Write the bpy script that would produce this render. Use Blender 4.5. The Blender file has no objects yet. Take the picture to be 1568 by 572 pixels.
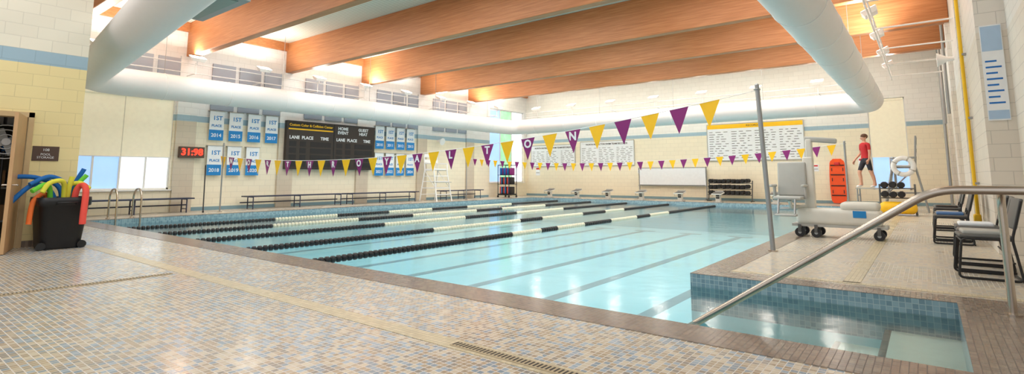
import bpy, math, random
from mathutils import Vector, Matrix
random.seed(7)
sc = bpy.context.scene
try:
    sc.view_settings.view_transform = 'Standard'
except Exception as e:
    print(e)

# ---------------------------------------------------------------- materials
def srgb(r, g, b):
    def c(x):
        x /= 255.0
        return x/12.92 if x <= 0.04045 else ((x+0.055)/1.055)**2.4
    return (c(r), c(g), c(b), 1.0)

class NT:
    def __init__(s, name):
        s.m = bpy.data.materials.new(name); s.m.use_nodes = True
        s.t = s.m.node_tree; s.n = s.t.nodes; s.l = s.t.links
        s.bsdf = s.n['Principled BSDF']; s.out = s.n['Material Output']
    def node(s, typ, **kw):
        x = s.n.new(typ)
        for k, v in kw.items(): setattr(x, k, v)
        return x
    def link(s, a, b): s.l.new(a, b)
    def math(s, op, a, b=None, clamp=False):
        x = s.node('ShaderNodeMath', operation=op); x.use_clamp = clamp
        for i, q in enumerate((a, b)):
            if q is None: continue
            if isinstance(q, (int, float)): x.inputs[i].default_value = q
            else: s.link(q, x.inputs[i])
        return x.outputs[0]
    def pos(s): return s.node('ShaderNodeNewGeometry').outputs['Position']
    def mixc(s, fac, a, b):
        x = s.node('ShaderNodeMix', data_type='RGBA')
        for sock, q in ((x.inputs[0], fac), (x.inputs[6], a), (x.inputs[7], b)):
            if isinstance(q, (int, float)): sock.default_value = q
            elif isinstance(q, tuple): sock.default_value = q
            else: s.link(q, sock)
        return x.outputs[2]

def simple(name, col, rough=0.5, metal=0.0, var=0.06, scale=8.0, emit=0.0, bump=0.0):
    t = NT(name)
    nz = t.node('ShaderNodeTexNoise'); nz.inputs['Scale'].default_value = scale
    nz.inputs['Detail'].default_value = 3
    t.link(t.pos(), nz.inputs['Vector'])
    a = tuple(max(0, c*(1-var)) for c in col[:3])+(1,)
    b = tuple(min(1, c*(1+var)) for c in col[:3])+(1,)
    o = t.mixc(nz.outputs['Fac'], a, b)
    t.link(o, t.bsdf.inputs['Base Color'])
    t.bsdf.inputs['Roughness'].default_value = rough
    t.bsdf.inputs['Metallic'].default_value = metal
    if emit > 0:
        t.link(o, t.bsdf.inputs['Emission Color']); t.bsdf.inputs['Emission Strength'].default_value = emit
    if bump > 0:
        bp = t.node('ShaderNodeBump'); bp.inputs['Strength'].default_value = bump
        bp.inputs['Distance'].default_value = 0.01
        t.link(nz.outputs['Fac'], bp.inputs['Height']); t.link(bp.outputs[0], t.bsdf.inputs['Normal'])
    return t.m

def block_wall(name, low, high, stripe, z0, z1, mortar=0.82):
    t = NT(name)
    sep = t.node('ShaderNodeSeparateXYZ'); t.link(t.pos(), sep.inputs[0])
    comb = t.node('ShaderNodeCombineXYZ')
    t.link(t.math('ADD', sep.outputs[0], sep.outputs[1]), comb.inputs[0]); t.link(sep.outputs[2], comb.inputs[1])
    br = t.node('ShaderNodeTexBrick')
    br.inputs['Scale'].default_value = 1.0
    br.inputs['Brick Width'].default_value = 0.4
    br.inputs['Row Height'].default_value = 0.2
    br.inputs['Mortar Size'].default_value = 0.006
    br.inputs['Mortar Smooth'].default_value = 0.3
    br.inputs['Color1'].default_value = (1, 1, 1, 1); br.inputs['Color2'].default_value = (0.96, 0.96, 0.96, 1)
    br.inputs['Mortar'].default_value = (mortar, mortar, mortar, 1)
    t.link(comb.outputs[0], br.inputs['Vector'])
    up = t.math('GREATER_THAN', sep.outputs[2], z1)
    st = t.math('GREATER_THAN', sep.outputs[2], z0)
    c = t.mixc(st, low, stripe); c = t.mixc(up, c, high)
    mul = t.node('ShaderNodeMix', data_type='RGBA', blend_type='MULTIPLY'); mul.inputs[0].default_value = 1
    t.link(c, mul.inputs[6]); t.link(br.outputs['Color'], mul.inputs[7])
    t.link(mul.outputs[2], t.bsdf.inputs['Base Color'])
    t.bsdf.inputs['Roughness'].default_value = 0.5
    bp = t.node('ShaderNodeBump'); bp.inputs['Strength'].default_value = 0.3; bp.inputs['Distance'].default_value = 0.005
    bp.invert = True
    t.link(br.outputs['Fac'], bp.inputs['Height']); t.link(bp.outputs[0], t.bsdf.inputs['Normal'])
    return t.m

def mosaic(name, size, cols, grout, rough=0.25, wet=True, vertical=False, gw=0.12):
    t = NT(name)
    p = t.pos()
    sep = t.node('ShaderNodeSeparateXYZ'); t.link(p, sep.inputs[0])
    comb = t.node('ShaderNodeCombineXYZ')
    if vertical:
        cx = t.math('DIVIDE', t.math('ADD', sep.outputs[0], sep.outputs[1]), size); cy = t.math('DIVIDE', sep.outputs[2], size)
    else:
        cx = t.math('DIVIDE', sep.outputs[0], size); cy = t.math('DIVIDE', sep.outputs[1], size)
    fx = t.math('FLOOR', cx); fy = t.math('FLOOR', cy)
    t.link(fx, comb.inputs[0]); t.link(fy, comb.inputs[1])
    wn = t.node('ShaderNodeTexWhiteNoise', noise_dimensions='2D'); t.link(comb.outputs[0], wn.inputs['Vector'])
    big = t.node('ShaderNodeTexNoise'); big.inputs['Scale'].default_value = 0.7; big.inputs['Detail'].default_value = 2
    t.link(p, big.inputs['Vector'])
    s = t.math('ADD', wn.outputs['Value'], t.math('MULTIPLY', t.math('SUBTRACT', big.outputs['Fac'], 0.5), 0.5), clamp=True)
    rp = t.node('ShaderNodeValToRGB'); rp.color_ramp.interpolation = 'CONSTANT'
    e = rp.color_ramp.elements
    e[0].position = 0; e[0].color = cols[0]
    e[1].position = 1.0/len(cols); e[1].color = cols[1]
    for i in range(2, len(cols)):
        q = e.new(i/len(cols)); q.color = cols[i]
    t.link(s, rp.inputs[0])
    gx = t.math('LESS_THAN', t.math('FRACT', cx), gw); gy = t.math('LESS_THAN', t.math('FRACT', cy), gw)
    g = t.math('MAXIMUM', gx, gy)
    t.link(t.mixc(g, rp.outputs[0], grout), t.bsdf.inputs['Base Color'])
    rz = t.math('ADD', t.math('MULTIPLY', big.outputs['Fac'], 0.3 if wet else 0.1), t.math('ADD', t.math('MULTIPLY', g, 0.3), rough-0.12))
    t.link(rz, t.bsdf.inputs['Roughness'])
    bp = t.node('ShaderNodeBump'); bp.inputs['Strength'].default_value = 0.2; bp.inputs['Distance'].default_value = 0.003
    bp.invert = True
    t.link(g, bp.inputs['Height']); t.link(bp.outputs[0], t.bsdf.inputs['Normal'])
    return t.m

def wood(name, c1, c2, c3):
    t = NT(name)
    mp = t.node('ShaderNodeMapping'); mp.inputs['Scale'].default_value = (0.8, 4, 22)
    t.link(t.pos(), mp.inputs[0])
    nz = t.node('ShaderNodeTexNoise'); nz.inputs['Scale'].default_value = 1.8; nz.inputs['Detail'].default_value = 8
    t.link(mp.outputs[0], nz.inputs['Vector'])
    rp = t.node('ShaderNodeValToRGB')
    rp.color_ramp.elements[0].position = 0.2; rp.color_ramp.elements[0].color = c1
    rp.color_ramp.elements[1].position = 0.8; rp.color_ramp.elements[1].color = c3
    q = rp.color_ramp.elements.new(0.5); q.color = c2
    t.link(nz.outputs['Fac'], rp.inputs[0]); t.link(rp.outputs[0], t.bsdf.inputs['Base Color'])
    t.bsdf.inputs['Roughness'].default_value = 0.5
    return t.m

def water_mat():
    t = NT('pool_water_mat')
    t.n.remove(t.bsdf)
    nz = t.node('ShaderNodeTexNoise'); nz.inputs['Scale'].default_value = 1.6; nz.inputs['Detail'].default_value = 3
    mp = t.node('ShaderNodeMapping'); mp.inputs['Scale'].default_value = (1, 1, 1)
    t.link(t.pos(), mp.inputs[0]); t.link(mp.outputs[0], nz.inputs['Vector'])
    bp = t.node('ShaderNodeBump'); bp.inputs['Strength'].default_value = 0.35; bp.inputs['Distance'].default_value = 0.03
    t.link(nz.outputs['Fac'], bp.inputs['Height'])
    fr = t.node('ShaderNodeFresnel'); fr.inputs['IOR'].default_value = 1.33; t.link(bp.outputs[0], fr.inputs['Normal'])
    tr = t.node('ShaderNodeBsdfTransparent'); tr.inputs[0].default_value = (0.82, 0.965, 0.985, 1)
    gl = t.node('ShaderNodeBsdfGlossy'); gl.inputs['Roughness'].default_value = 0.14; t.link(bp.outputs[0], gl.inputs['Normal'])
    mx = t.node('ShaderNodeMixShader'); t.link(fr.outputs[0], mx.inputs[0]); t.link(tr.outputs[0], mx.inputs[1]); t.link(gl.outputs[0], mx.inputs[2])
    t.link(mx.outputs[0], t.out.inputs[0])
    return t.m

def ceiling_mat():
    t = NT('metal_deck_mat')
    sep = t.node('ShaderNodeSeparateXYZ'); t.link(t.pos(), sep.inputs[0])
    f = t.math('FRACT', t.math('DIVIDE', sep.outputs[1], 0.1))
    g = t.math('LESS_THAN', f, 0.3)
    t.link(t.mixc(g, srgb(218, 214, 200), srgb(180, 174, 158)), t.bsdf.inputs['Base Color'])
    t.bsdf.inputs['Roughness'].default_value = 0.6
    return t.m

CREAM = srgb(242, 234, 210); WHITE = srgb(240, 240, 239); BLUE = srgb(160, 188, 202)
M = {}
M['wallL'] = block_wall('painted_block_left', CREAM, WHITE, BLUE, 2.95, 3.15)
M['wallF'] = block_wall('painted_block_far', srgb(242, 233, 208), srgb(240, 240, 236), BLUE, 3.12, 3.3)
M['wallR'] = block_wall('painted_block_right', srgb(222, 215, 202), srgb(228, 225, 218), srgb(222, 215, 202), 3.12, 3.3, 0.75)
M['wallS'] = block_wall('painted_block_storage', srgb(244, 226, 166), srgb(238, 232, 212), BLUE, 2.97, 3.2, 0.84)
M['pil'] = block_wall('painted_block_pilaster', srgb(208, 196, 176), WHITE, BLUE, 2.95, 3.15)
GROUT = srgb(206, 200, 190)
M['deck'] = mosaic('deck_mosaic_tile', 0.042, [srgb(164,148,124), srgb(190,176,152), srgb(144,138,128), srgb(204,192,168), srgb(132,150,162), srgb(176,158,132), srgb(154,172,184)], GROUT, 0.18, gw=0.14)
M['deckR'] = mosaic('peninsula_mosaic_tile', 0.042, [srgb(188,174,152), srgb(202,190,168), srgb(174,164,148), srgb(166,166,162), srgb(196,182,158)], GROUT, 0.26)
M['band'] = mosaic('brown_border_tile', 0.042, [srgb(136,120,106), srgb(122,108,96), srgb(146,130,114), srgb(130,114,102)], srgb(106,96,88), 0.3, False)
M['strip'] = mosaic('beige_strip_tile', 0.042, [srgb(202,188,154), srgb(192,178,146), srgb(210,196,164)], srgb(176,164,140), 0.35, False)
M['ptile'] = mosaic('waterline_tile', 0.05, [srgb(124,152,164), srgb(140,166,176), srgb(112,140,152)], srgb(160,178,182), 0.2, False, True)
M['basin'] = simple('basin_plaster', srgb(184, 228, 236), 0.6, var=0.03, scale=0.8)
M['basinwall'] = simple('basin_wall_plaster', srgb(166, 214, 222), 0.6, var=0.04, scale=1)
M['laneline'] = simple('lane_marking_tile', srgb(126, 156, 166), 0.5)
M['step'] = simple('step_plaster', srgb(232, 234, 220), 0.6)
M['water'] = water_mat()
M['wood'] = wood('glulam_wood', srgb(158,98,56), srgb(182,118,72), srgb(200,138,90))
M['ceil'] = ceiling_mat()
M['duct'] = simple('duct_fabric_white', srgb(226, 224, 222), 0.5, var=0.02)
M['white'] = simple('white_paint', srgb(238, 238, 236), 0.4)
M['metal'] = simple('stainless_steel', srgb(196, 184, 170), 0.25, 1.0)
M['galv'] = simple('galvanised_steel', srgb(160, 162, 162), 0.4, 0.6)
M['plenum'] = simple('plenum_green_metal', srgb(130, 148, 142), 0.4, 0.3)
M['black'] = simple('black_plastic', srgb(24, 24, 26), 0.45)
M['dark'] = simple('dark_board', srgb(50, 42, 38), 0.4)
M['navy'] = simple('navy_bench_paint', srgb(44, 50, 74), 0.4)
M['grey'] = simple('grey_plastic', srgb(176, 176, 170), 0.45)
M['greyd'] = simple('dark_grey_plastic', srgb(90, 90, 88), 0.5)
M['liftw'] = simple('lift_body_white', srgb(218, 215, 205), 0.4)
M['panel'] = simple('acoustic_panel_grey', srgb(164, 172, 186), 0.9, bump=0.2, scale=60)
M['yellow'] = simple('yellow_vinyl', srgb(250, 196, 24), 0.5, emit=0.0)
M['purple'] = simple('purple_vinyl', srgb(134, 32, 112), 0.5)
M['blue'] = simple('banner_blue', srgb(20, 130, 200), 0.6)
M['bwhite'] = simple('banner_white', srgb(236, 240, 243), 0.6)
M['green'] = simple('foam_green', srgb(110, 210, 60), 0.7)
M['fyellow'] = simple('foam_yellow', srgb(230, 226, 70), 0.7)
M['fred'] = simple('foam_red', srgb(240, 84, 70), 0.7)
M['forange'] = simple('foam_orange', srgb(245, 120, 50), 0.7)
M['fblue'] = simple('foam_blue', srgb(24, 110, 190), 0.7)
M['orange'] = simple('rescue_orange', srgb(245, 84, 20), 0.4)
M['cream'] = simple('cream_float', srgb(216, 210, 186), 0.4)
M['shade'] = simple('roller_shade', srgb(234, 227, 202), 0.8, emit=0.2)  # cloth glows by itself, standing in for daylight coming through it
M['glassb'] = simple('window_glass_sky', srgb(158, 194, 238), 0.15, emit=0.85, var=0.12, scale=0.8)
M['glassw'] = simple('window_glass_bright', srgb(235, 243, 255), 0.15, emit=1.1)
M['glassg'] = simple('window_glass_trees', srgb(150, 205, 165), 0.15, emit=0.8, var=0.5, scale=2.0)
M['lamp'] = simple('lamp_lens', srgb(255, 246, 228), 0.3, emit=6.0)
M['red'] = simple('red_led', srgb(255, 50, 30), 0.4, emit=2.5)
M['door'] = simple('door_wood', srgb(206, 164, 116), 0.45, var=0.15, scale=4)
M['frame'] = simple('door_frame_paint', srgb(206, 178, 132), 0.5)
M['sign'] = simple('sign_brown', srgb(84, 62, 50), 0.5)
M['kraft'] = simple('cardboard', srgb(170, 130, 90), 0.8)
M['skin'] = simple('skin', srgb(214, 160, 132), 0.55)
M['shirt'] = simple('red_shirt', srgb(196, 40, 44), 0.8)
M['shorts'] = simple('dark_shorts', srgb(46, 44, 52), 0.8)
M['hair'] = simple('brown_hair', srgb(96, 62, 40), 0.7)
M['drain'] = simple('drain_grate_tan', srgb(178, 160, 128), 0.5)
M['slot'] = simple('drain_slot_dark', srgb(66, 58, 50), 0.8)
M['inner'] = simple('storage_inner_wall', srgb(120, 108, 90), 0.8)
M['bluechair'] = simple('shirt_blue', srgb(70, 110, 160), 0.6)
M['blueposter'] = simple('poster_light_blue', srgb(170, 198, 226), 0.6)
M['redfoam'] = simple('sign_red', srgb(200, 40, 40), 0.5)
M['ypipe'] = simple('yellow_gas_pipe', srgb(236, 190, 20), 0.4)

# ---------------------------------------------------------------- builder
class B:
    def __init__(s): s.v = []; s.f = []; s.m = []; s.sm = []; s.mats = []
    def mi(s, mat):
        mat = M[mat]
        if mat not in s.mats: s.mats.append(mat)
        return s.mats.index(mat)
    def add(s, vs, fs, mat, smooth=False):
        o = len(s.v); k = s.mi(mat)
        s.v += [tuple(x) for x in vs]
        for f in fs:
            s.f.append([i+o for i in f]); s.m.append(k); s.sm.append(smooth)
    def box(s, c, d, mat, rz=0, M4=None, taper=1.0):
        hx, hy, hz = d[0]/2, d[1]/2, d[2]/2
        vs = []
        for z in (-hz, hz):
            k = taper if z < 0 else 1.0
            for x, y in ((-hx, -hy), (hx, -hy), (hx, hy), (-hx, hy)):
                vs.append(Vector((x*k, y*k, z)))
        R = M4 if M4 is not None else Matrix.Rotation(rz, 4, 'Z')
        vs = [R @ q + Vector(c) for q in vs]
        s.add(vs, [(0,3,2,1), (4,5,6,7), (0,1,5,4), (1,2,6,5), (2,3,7,6), (3,0,4,7)], mat)
    def bb(s, x0, x1, y0, y1, z0, z1, mat):
        s.box(((x0+x1)/2, (y0+y1)/2, (z0+z1)/2), (abs(x1-x0), abs(y1-y0), abs(z1-z0)), mat)
    def rbox(s, c, d, r, mat, rz=0, n=4, M4=None):
        hx, hy, hz = d[0]/2, d[1]/2, d[2]/2; r = min(r, hx*0.99, hy*0.99, hz*0.99)
        prof = []
        for i in range(n+1):
            a = math.pi/2*i/n; prof.append((r*(1-math.sin(a)), -hz+r*(1-math.cos(a))))
        for i in range(n+1):
            a = math.pi/2*i/n; prof.append((r*(1-math.cos(a)), hz-r+r*math.sin(a)))
        R = M4 if M4 is not None else Matrix.Rotation(rz, 4, 'Z')
        vs = []; N = 4*(n+1)
        for ins, z in prof:
            for q, (sx, sy) in enumerate(((1,1), (-1,1), (-1,-1), (1,-1))):
                for i in range(n+1):
                    a = math.pi/2*(q+i/n); rr = max(r-ins, 0.0005)
                    vs.append(R @ Vector((sx*(hx-r)+rr*math.cos(a), sy*(hy-r)+rr*math.sin(a), z)) + Vector(c))
        fs = []
        P = len(prof)
        for j in range(P-1):
            for i in range(N):
                fs.append((j*N+i, j*N+(i+1)%N, (j+1)*N+(i+1)%N, (j+1)*N+i))
        fs.append(list(range(N))[::-1]); fs.append([(P-1)*N+i for i in range(N)])
        s.add(vs, fs, mat, True)
    def tube(s, pts, r, mat, n=12, cap=True, closed=False):
        pts = [Vector(p) for p in pts]
        L = len(pts)
        rs = r if isinstance(r, (list, tuple)) else [r]*L
        T = []
        for i in range(L):
            if closed: t = pts[(i+1) % L]-pts[i-1]
            else: t = pts[min(i+1, L-1)]-pts[max(i-1, 0)]
            T.append(t.normalized())
        up = Vector((0, 0, 1)) if abs(T[0].z) < 0.9 else Vector((1, 0, 0))
        nrm = T[0].cross(up).normalized(); vs = []
        for i in range(L):
            nrm = (nrm - T[i]*nrm.dot(T[i])).normalized(); bi = T[i].cross(nrm)
            for k in range(n):
                a = 2*math.pi*k/n
                vs.append(pts[i]+(nrm*math.cos(a)+bi*math.sin(a))*rs[i])
        fs = []
        for i in range(L if closed else L-1):
            j = (i+1) % L
            for k in range(n):
                fs.append((i*n+k, i*n+(k+1) % n, j*n+(k+1) % n, j*n+k))
        s.add(vs, fs, mat, True)
        if cap and not closed:
            s.add(vs[:n], [list(range(n))[::-1]], mat); s.add(vs[-n:], [list(range(n))], mat)
    def cyl(s, a, b, r, mat, n=16, r2=None): s.tube([a, b], [r, r if r2 is None else r2], mat, n)
    def sphere(s, c, rad, mat, nu=16, nv=10):
        if not isinstance(rad, (tuple, list)): rad = (rad,)*3
        vs = []; fs = []
        for j in range(nv+1):
            ph = math.pi*j/nv
            for i in range(nu):
                th = 2*math.pi*i/nu
                vs.append((c[0]+rad[0]*math.sin(ph)*math.cos(th), c[1]+rad[1]*math.sin(ph)*math.sin(th), c[2]+rad[2]*math.cos(ph)))
        for j in range(nv):
            for i in range(nu):
                fs.append((j*nu+i, (j+1)*nu+i, (j+1)*nu+(i+1) % nu, j*nu+(i+1) % nu))
        s.add(vs, fs, mat, True)
    def torus(s, c, R, r, axis, mat, n=28, m=10):
        pts = []
        for i in range(n):
            a = 2*math.pi*i/n
            u, v = R*math.cos(a), R*math.sin(a)
            p = {'X': (0, u, v), 'Y': (u, 0, v), 'Z': (u, v, 0)}[axis]
            pts.append(Vector(c)+Vector(p))
        s.tube(pts, r, mat, m, closed=True)
    def text(s, txt, size, origin, face, mat, align='CENTER', bold=0.0):
        cu = bpy.data.curves.new('t', 'FONT'); cu.body = txt; cu.size = size; cu.extrude = 0.002; cu.offset = bold
        cu.align_x = align; cu.align_y = 'CENTER'; cu.resolution_u = 3
        ob = bpy.data.objects.new('t', cu); sc.collection.objects.link(ob)
        bpy.context.view_layer.update()
        me = bpy.data.meshes.new_from_object(ob.evaluated_get(bpy.context.evaluated_depsgraph_get()))
        if face == '+X': R = Matrix(((0,0,1),(1,0,0),(0,1,0)))
        elif face == '-Y': R = Matrix(((1,0,0),(0,0,-1),(0,1,0)))
        elif face == '-X': R = Matrix(((0,0,-1),(-1,0,0),(0,1,0)))
        vs = [R @ v.co + Vector(origin) for v in me.vertices]
        s.add(vs, [list(p.vertices) for p in me.polygons], mat)
        bpy.data.objects.remove(ob); bpy.data.curves.remove(cu); bpy.data.meshes.remove(me)
    def build(s, name, bevel=0.0, origin=None):
        vs = [Vector(v) for v in s.v]
        if origin is None:
            mn = [min(v[i] for v in vs) for i in range(3)]; mx = [max(v[i] for v in vs) for i in range(3)]
            origin = Vector(((mn[0]+mx[0])/2, (mn[1]+mx[1])/2, mn[2]))
        me = bpy.data.meshes.new(name)
        me.from_pydata([tuple(v-Vector(origin)) for v in vs], [], s.f)
        for m in s.mats: me.materials.append(m)
        me.polygons.foreach_set('material_index', s.m); me.polygons.foreach_set('use_smooth', s.sm)
        me.update()
        ob = bpy.data.objects.new(name, me); ob.location = origin; sc.collection.objects.link(ob)
        if bevel:
            b = ob.modifiers.new('bevel', 'BEVEL'); b.width = bevel; b.segments = 2; b.limit_method = 'ANGLE'; b.angle_limit = 1.0
        return ob

def boxobj(name, x0, x1, y0, y1, z0, z1, mat, bevel=0.0):
    b = B(); b.bb(x0, x1, y0, y1, z0, z1, mat); return b.build(name, bevel)

# ---------------------------------------------------------------- dimensions
XL, YF, XR = -19.3, 26.2, 0.75
PX0, PX1, PY0, PY1 = -17.0, -2.27, 4.15, 23.7     # main basin
SX1, SY1 = 0.13, 6.3                              # stair bay
WZ = -0.14; BZ = -1.25; ZC = 6.27; ZB = 5.1

# floor slab (set back 0.12 m from the basin; coping border covers the joint)
b = B(); e = 0.12
b.bb(XL, 1.25, -3.5, PY0-e, -0.12, 0, 'deck')
b.bb(XL, PX0-e, PY0-e, YF, -0.12, 0, 'deckR')
b.bb(PX0-e, PX1+e, PY1+e, YF, -0.12, 0, 'deckR')
b.bb(PX1+e, 1.25, SY1+e, YF, -0.12, 0, 'deckR')
b.bb(SX1+e, 1.25, PY0-e, SY1+e, -0.12, 0, 'band')
b.build('floor')
# borders
b = B(); t = 0.004
b.bb(PX0-0.34, SX1, PY0-0.42, PY0, -0.001, t, 'band')
b.bb(PX1, PX1+0.34, SY1, PY1, -0.001, t, 'band')
b.bb(PX1+0.34, SX1, SY1, SY1+0.34, -0.001, t, 'band')
b.bb(SX1, 1.2, PY0-0.42, SY1+0.34, -0.001, t, 'band')
b.bb(PX0-0.34, PX0, PY0, PY1, -0.001, t, 'band')
b.bb(PX0-0.34, PX1+0.34, PY1, PY1+0.3, -0.001, t, 'band')
b.build('trim_1')
b = B()
b.bb(-11, 1.2, 2.62, 2.78, 0, t, 'strip')
b.bb(-0.8, -0.64, SY1+0.5, YF, 0, t, 'strip')
b.bb(PX1+0.34, 1.2, SY1+0.42, SY1+0.54, 0, t, 'strip')
b.build('trim_2')
b = B()
def grate(x0, x1, y0, y1):
    b.bb(x0, x1, y0, y1, 0, 0.008, 'drain')
    if x1-x0 > y1-y0:
        n = int((x1-x0)/0.03)
        for i in range(n): b.bb(x0+0.03*i+0.008, x0+0.03*i+0.02, y0+0.015, y1-0.015, 0.008, 0.0095, 'slot')
    else:
        n = int((y1-y0)/0.03)
        for i in range(n): b.bb(x0+0.015, x1-0.015, y0+0.03*i+0.008, y0+0.03*i+0.02, 0.008, 0.0095, 'slot')
grate(-2.6, 0.4, 2.655, 2.745); grate(-7.06, -6.98, -0.6, 2.55)
b.build('deck_drain_grate')

# basin
b = B()
b.bb(PX0-0.12, PX1+0.12, PY0-0.12, PY1+0.12, BZ-0.1, BZ, 'basin')
band = 0.42
def wally(x0, x1, y, s):
    b.bb(x0, x1, y, y+0.12*s, BZ, -band, 'basinwall'); b.bb(x0, x1, y, y+0.12*s, -band, -0.001, 'ptile')
def wallx(y0, y1, x, s):
    b.bb(x, x+0.12*s, y0, y1, BZ, -band, 'basinwall'); b.bb(x, x+0.12*s, y0, y1, -band, -0.001, 'ptile')
wally(PX0, SX1, PY0, -1); wally(PX0, PX1, PY1, 1); wallx(PY0, PY1, PX0, -1); wallx(SY1+0.12, PY1, PX1, 1)
wally(PX1, SX1, SY1, 1); wallx(PY0, SY1, SX1, 1)
zs = [-0.32, -0.5, -0.68, -0.86, -1.04]
xs = [SX1, -0.42, -0.84, -1.26, -1.68, -2.1]
for i, z in enumerate(zs):
    b.bb(xs[i+1], xs[i], PY0, SY1, BZ, z, 'step')
    b.bb(xs[i+1]-0.002, xs[i+1]+0.05, PY0+0.001, SY1-0.001, z-0.05, z+0.002, 'band')
b.bb(xs[-1], PX1+0.12, PY0, SY1, BZ-0.1, BZ-0.001, 'basin')
for k in range(7):
    xc = -16.0+2.0*k
    b.bb(xc-0.13, xc+0.13, PY0+1.3, PY1-1.3, BZ, BZ+0.004, 'laneline')
    for yy in (PY0+1.3, PY1-1.3): b.bb(xc-0.45, xc+0.45, yy-0.13, yy+0.13, BZ, BZ+0.005, 'laneline')
b.build('pool_basin')
b = B()
b.add([(PX0, PY0, WZ), (SX1, PY0, WZ), (SX1, SY1, WZ), (PX1, SY1, WZ), (PX1, PY1, WZ), (PX0, PY1, WZ)], [(0,1,2,3,4,5)], 'water')
b.build('pool_water')

# ---------------------------------------------------------------- walls
def wall_x(name, x, th, y0, y1, z0, z1, holes, mat):
    b = B(); ys = sorted(holes); cur = y0
    for (a, c, d, e) in ys:
        if a > cur: b.bb(x, x+th, cur, a, z0, z1, mat)
        if d > z0: b.bb(x, x+th, a, c, z0, d, mat)
        if e < z1: b.bb(x, x+th, a, c, e, z1, mat)
        cur = c
    if cur < y1: b.bb(x, x+th, cur, y1, z0, z1, mat)
    return b.build(name)
wall_x('wall_left', XL, -0.3, 2.4, YF+0.3, 0, ZC, [(4.05, 6.75, 0.72, 3.7), (22.7, 25.9, 0.8, 5.0)], 'wallL')
b = B()
b.bb(XL, -1.75, YF, YF+0.3, 0, ZC, 'wallF'); b.bb(-0.5, 1.3, YF, YF+0.3, 0, ZC, 'wallF')
b.bb(-1.75, -0.5, YF, YF+0.3, 0, 0.6, 'wallF'); b.bb(-1.75, -0.5, YF, YF+0.3, 4.3, ZC, 'wallF')
b.build('wall_far')
b = B()
b.bb(XR, XR+0.3, 11.0, YF, 0, ZC, 'wallR'); b.bb(1.1, 1.4, 4, 11.0, 0, ZC, 'wallR')
b.bb(XR, 1.1, 10.6, 11.0, 0, ZC, 'wallR')
for y in (13.2, 17.5, 21.5): b.bb(XR-0.1, XR, y, y+0.5, 0, ZC, 'wallR')
b.build('wall_right')
wall_x('wall_storage', -11.5, -0.2, -3.5, 2.6, 0, ZC, [(0.95, 1.93, 0.0, 2.1)], 'wallS')
b = B(); b.bb(-11.5, -11.485, 1.97, 2.6, 0, 0.1, 'band'); b.bb(-11.5, -11.485, -3.5, 0.9, 0, 0.1, 'band'); b.build('baseboard_storage')
boxobj('wall_storage_return', XL, -11.7, 2.4, 2.6, 0, ZC, 'wallS')
boxobj('ceiling', XL-0.3, 1.4, -1.0, YF+0.3, ZC, ZC+0.15, 'ceil')
b = B(); b.bb(-14.2, -14.1, -1, 2.4, 0, 2.6, 'inner'); b.bb(-14.1, -11.7, -1, 2.4, 2.5, 2.6, 'inner'); b.bb(-14.1, -11.7, -1.0, -0.9, 0, 2.5, 'inner'); b.build('wall_storage_inner')
b = B()
for y in (0.9, 2.3):
    for x in (-13.9, -13.4): b.cyl((x, y, 0), (x, y, 2.1), 0.02, 'galv', 8)
for z in (0.3, 0.9, 1.5, 2.05):
    b.bb(-13.95, -13.35, 0.85, 2.35, z, z+0.03, 'galv')
    y = 0.95
    while y < 2.1:
        w = random.uniform(0.2, 0.4); hgt = random.uniform(0.18, 0.4) if z < 2 else 0.2
        b.bb(-13.85, -13.45, y, y+w, z+0.03, z+0.03+hgt, random.choice(['kraft', 'grey', 'fblue', 'white'])); y += w+0.05
b.build('storage_shelf')
b = B()
b.cyl((-12.2, 1.75, 0), (-12.2, 1.75, 0.04), 0.25, 'black', 24); b.cyl((-12.2, 1.75, 0.04), (-12.2, 1.75, 1.55), 0.02, 'black', 10)
for R in (0.28, 0.2, 0.12): b.torus((-12.1, 1.75, 1.7), R, 0.008, 'X', 'white')
for k in range(4):
    a = k*math.pi/2+0.4
    b.box((-12.12, 1.75+0.12*math.cos(a), 1.7+0.12*math.sin(a)), (0.01, 0.22, 0.1), 'grey', M4=Matrix.Rotation(a, 4, 'X'))
b.cyl((-12.3, 1.75, 1.7), (-12.08, 1.75, 1.7), 0.06, 'white', 16)
b.build('pedestal_fan')
b = B()
b.bb(-11.72, -11.46, 1.9, 1.97, 0, 2.16, 'frame'); b.bb(-11.72, -11.46, 0.9, 0.97, 0, 2.16, 'frame'); b.bb(-11.72, -11.46, 0.9, 1.97, 2.08, 2.16, 'frame')
b.build('trim_3')
b = B(); a = math.atan2(-0.24, 0.85)
R = Matrix.Rotation(a, 4, 'Z'); c = Vector((-11.44, 1.86, 0))
b.box(c+R@Vector((0.45, 0, 1.04)), (0.9, 0.045, 2.06), 'door', M4=R)
b.cyl(c+R@Vector((0.83, -0.08, 1.0)), c+R@Vector((0.83, 0.08, 1.0)), 0.012, 'metal', 10)
b.cyl(c+R@Vector((0.83, -0.08, 1.0)), c+R@Vector((0.72, -0.08, 1.0)), 0.011, 'metal', 10)
b.cyl(c+R@Vector((0.83, 0.08, 1.0)), c+R@Vector((0.72, 0.08, 1.0)), 0.011, 'metal', 10)
b.build('door_1')
b = B(); b.bb(-11.498, -11.485, 1.93+0.06, 2.33, 1.38, 1.62, 'sign'); b.text('108', 0.06, (-11.483, 2.16, 1.56), '+X', 'bwhite'); b.text('POOL\nSTORAGE', 0.05, (-11.483, 2.16, 1.46), '+X', 'bwhite')
b.build('room_sign')

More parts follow.
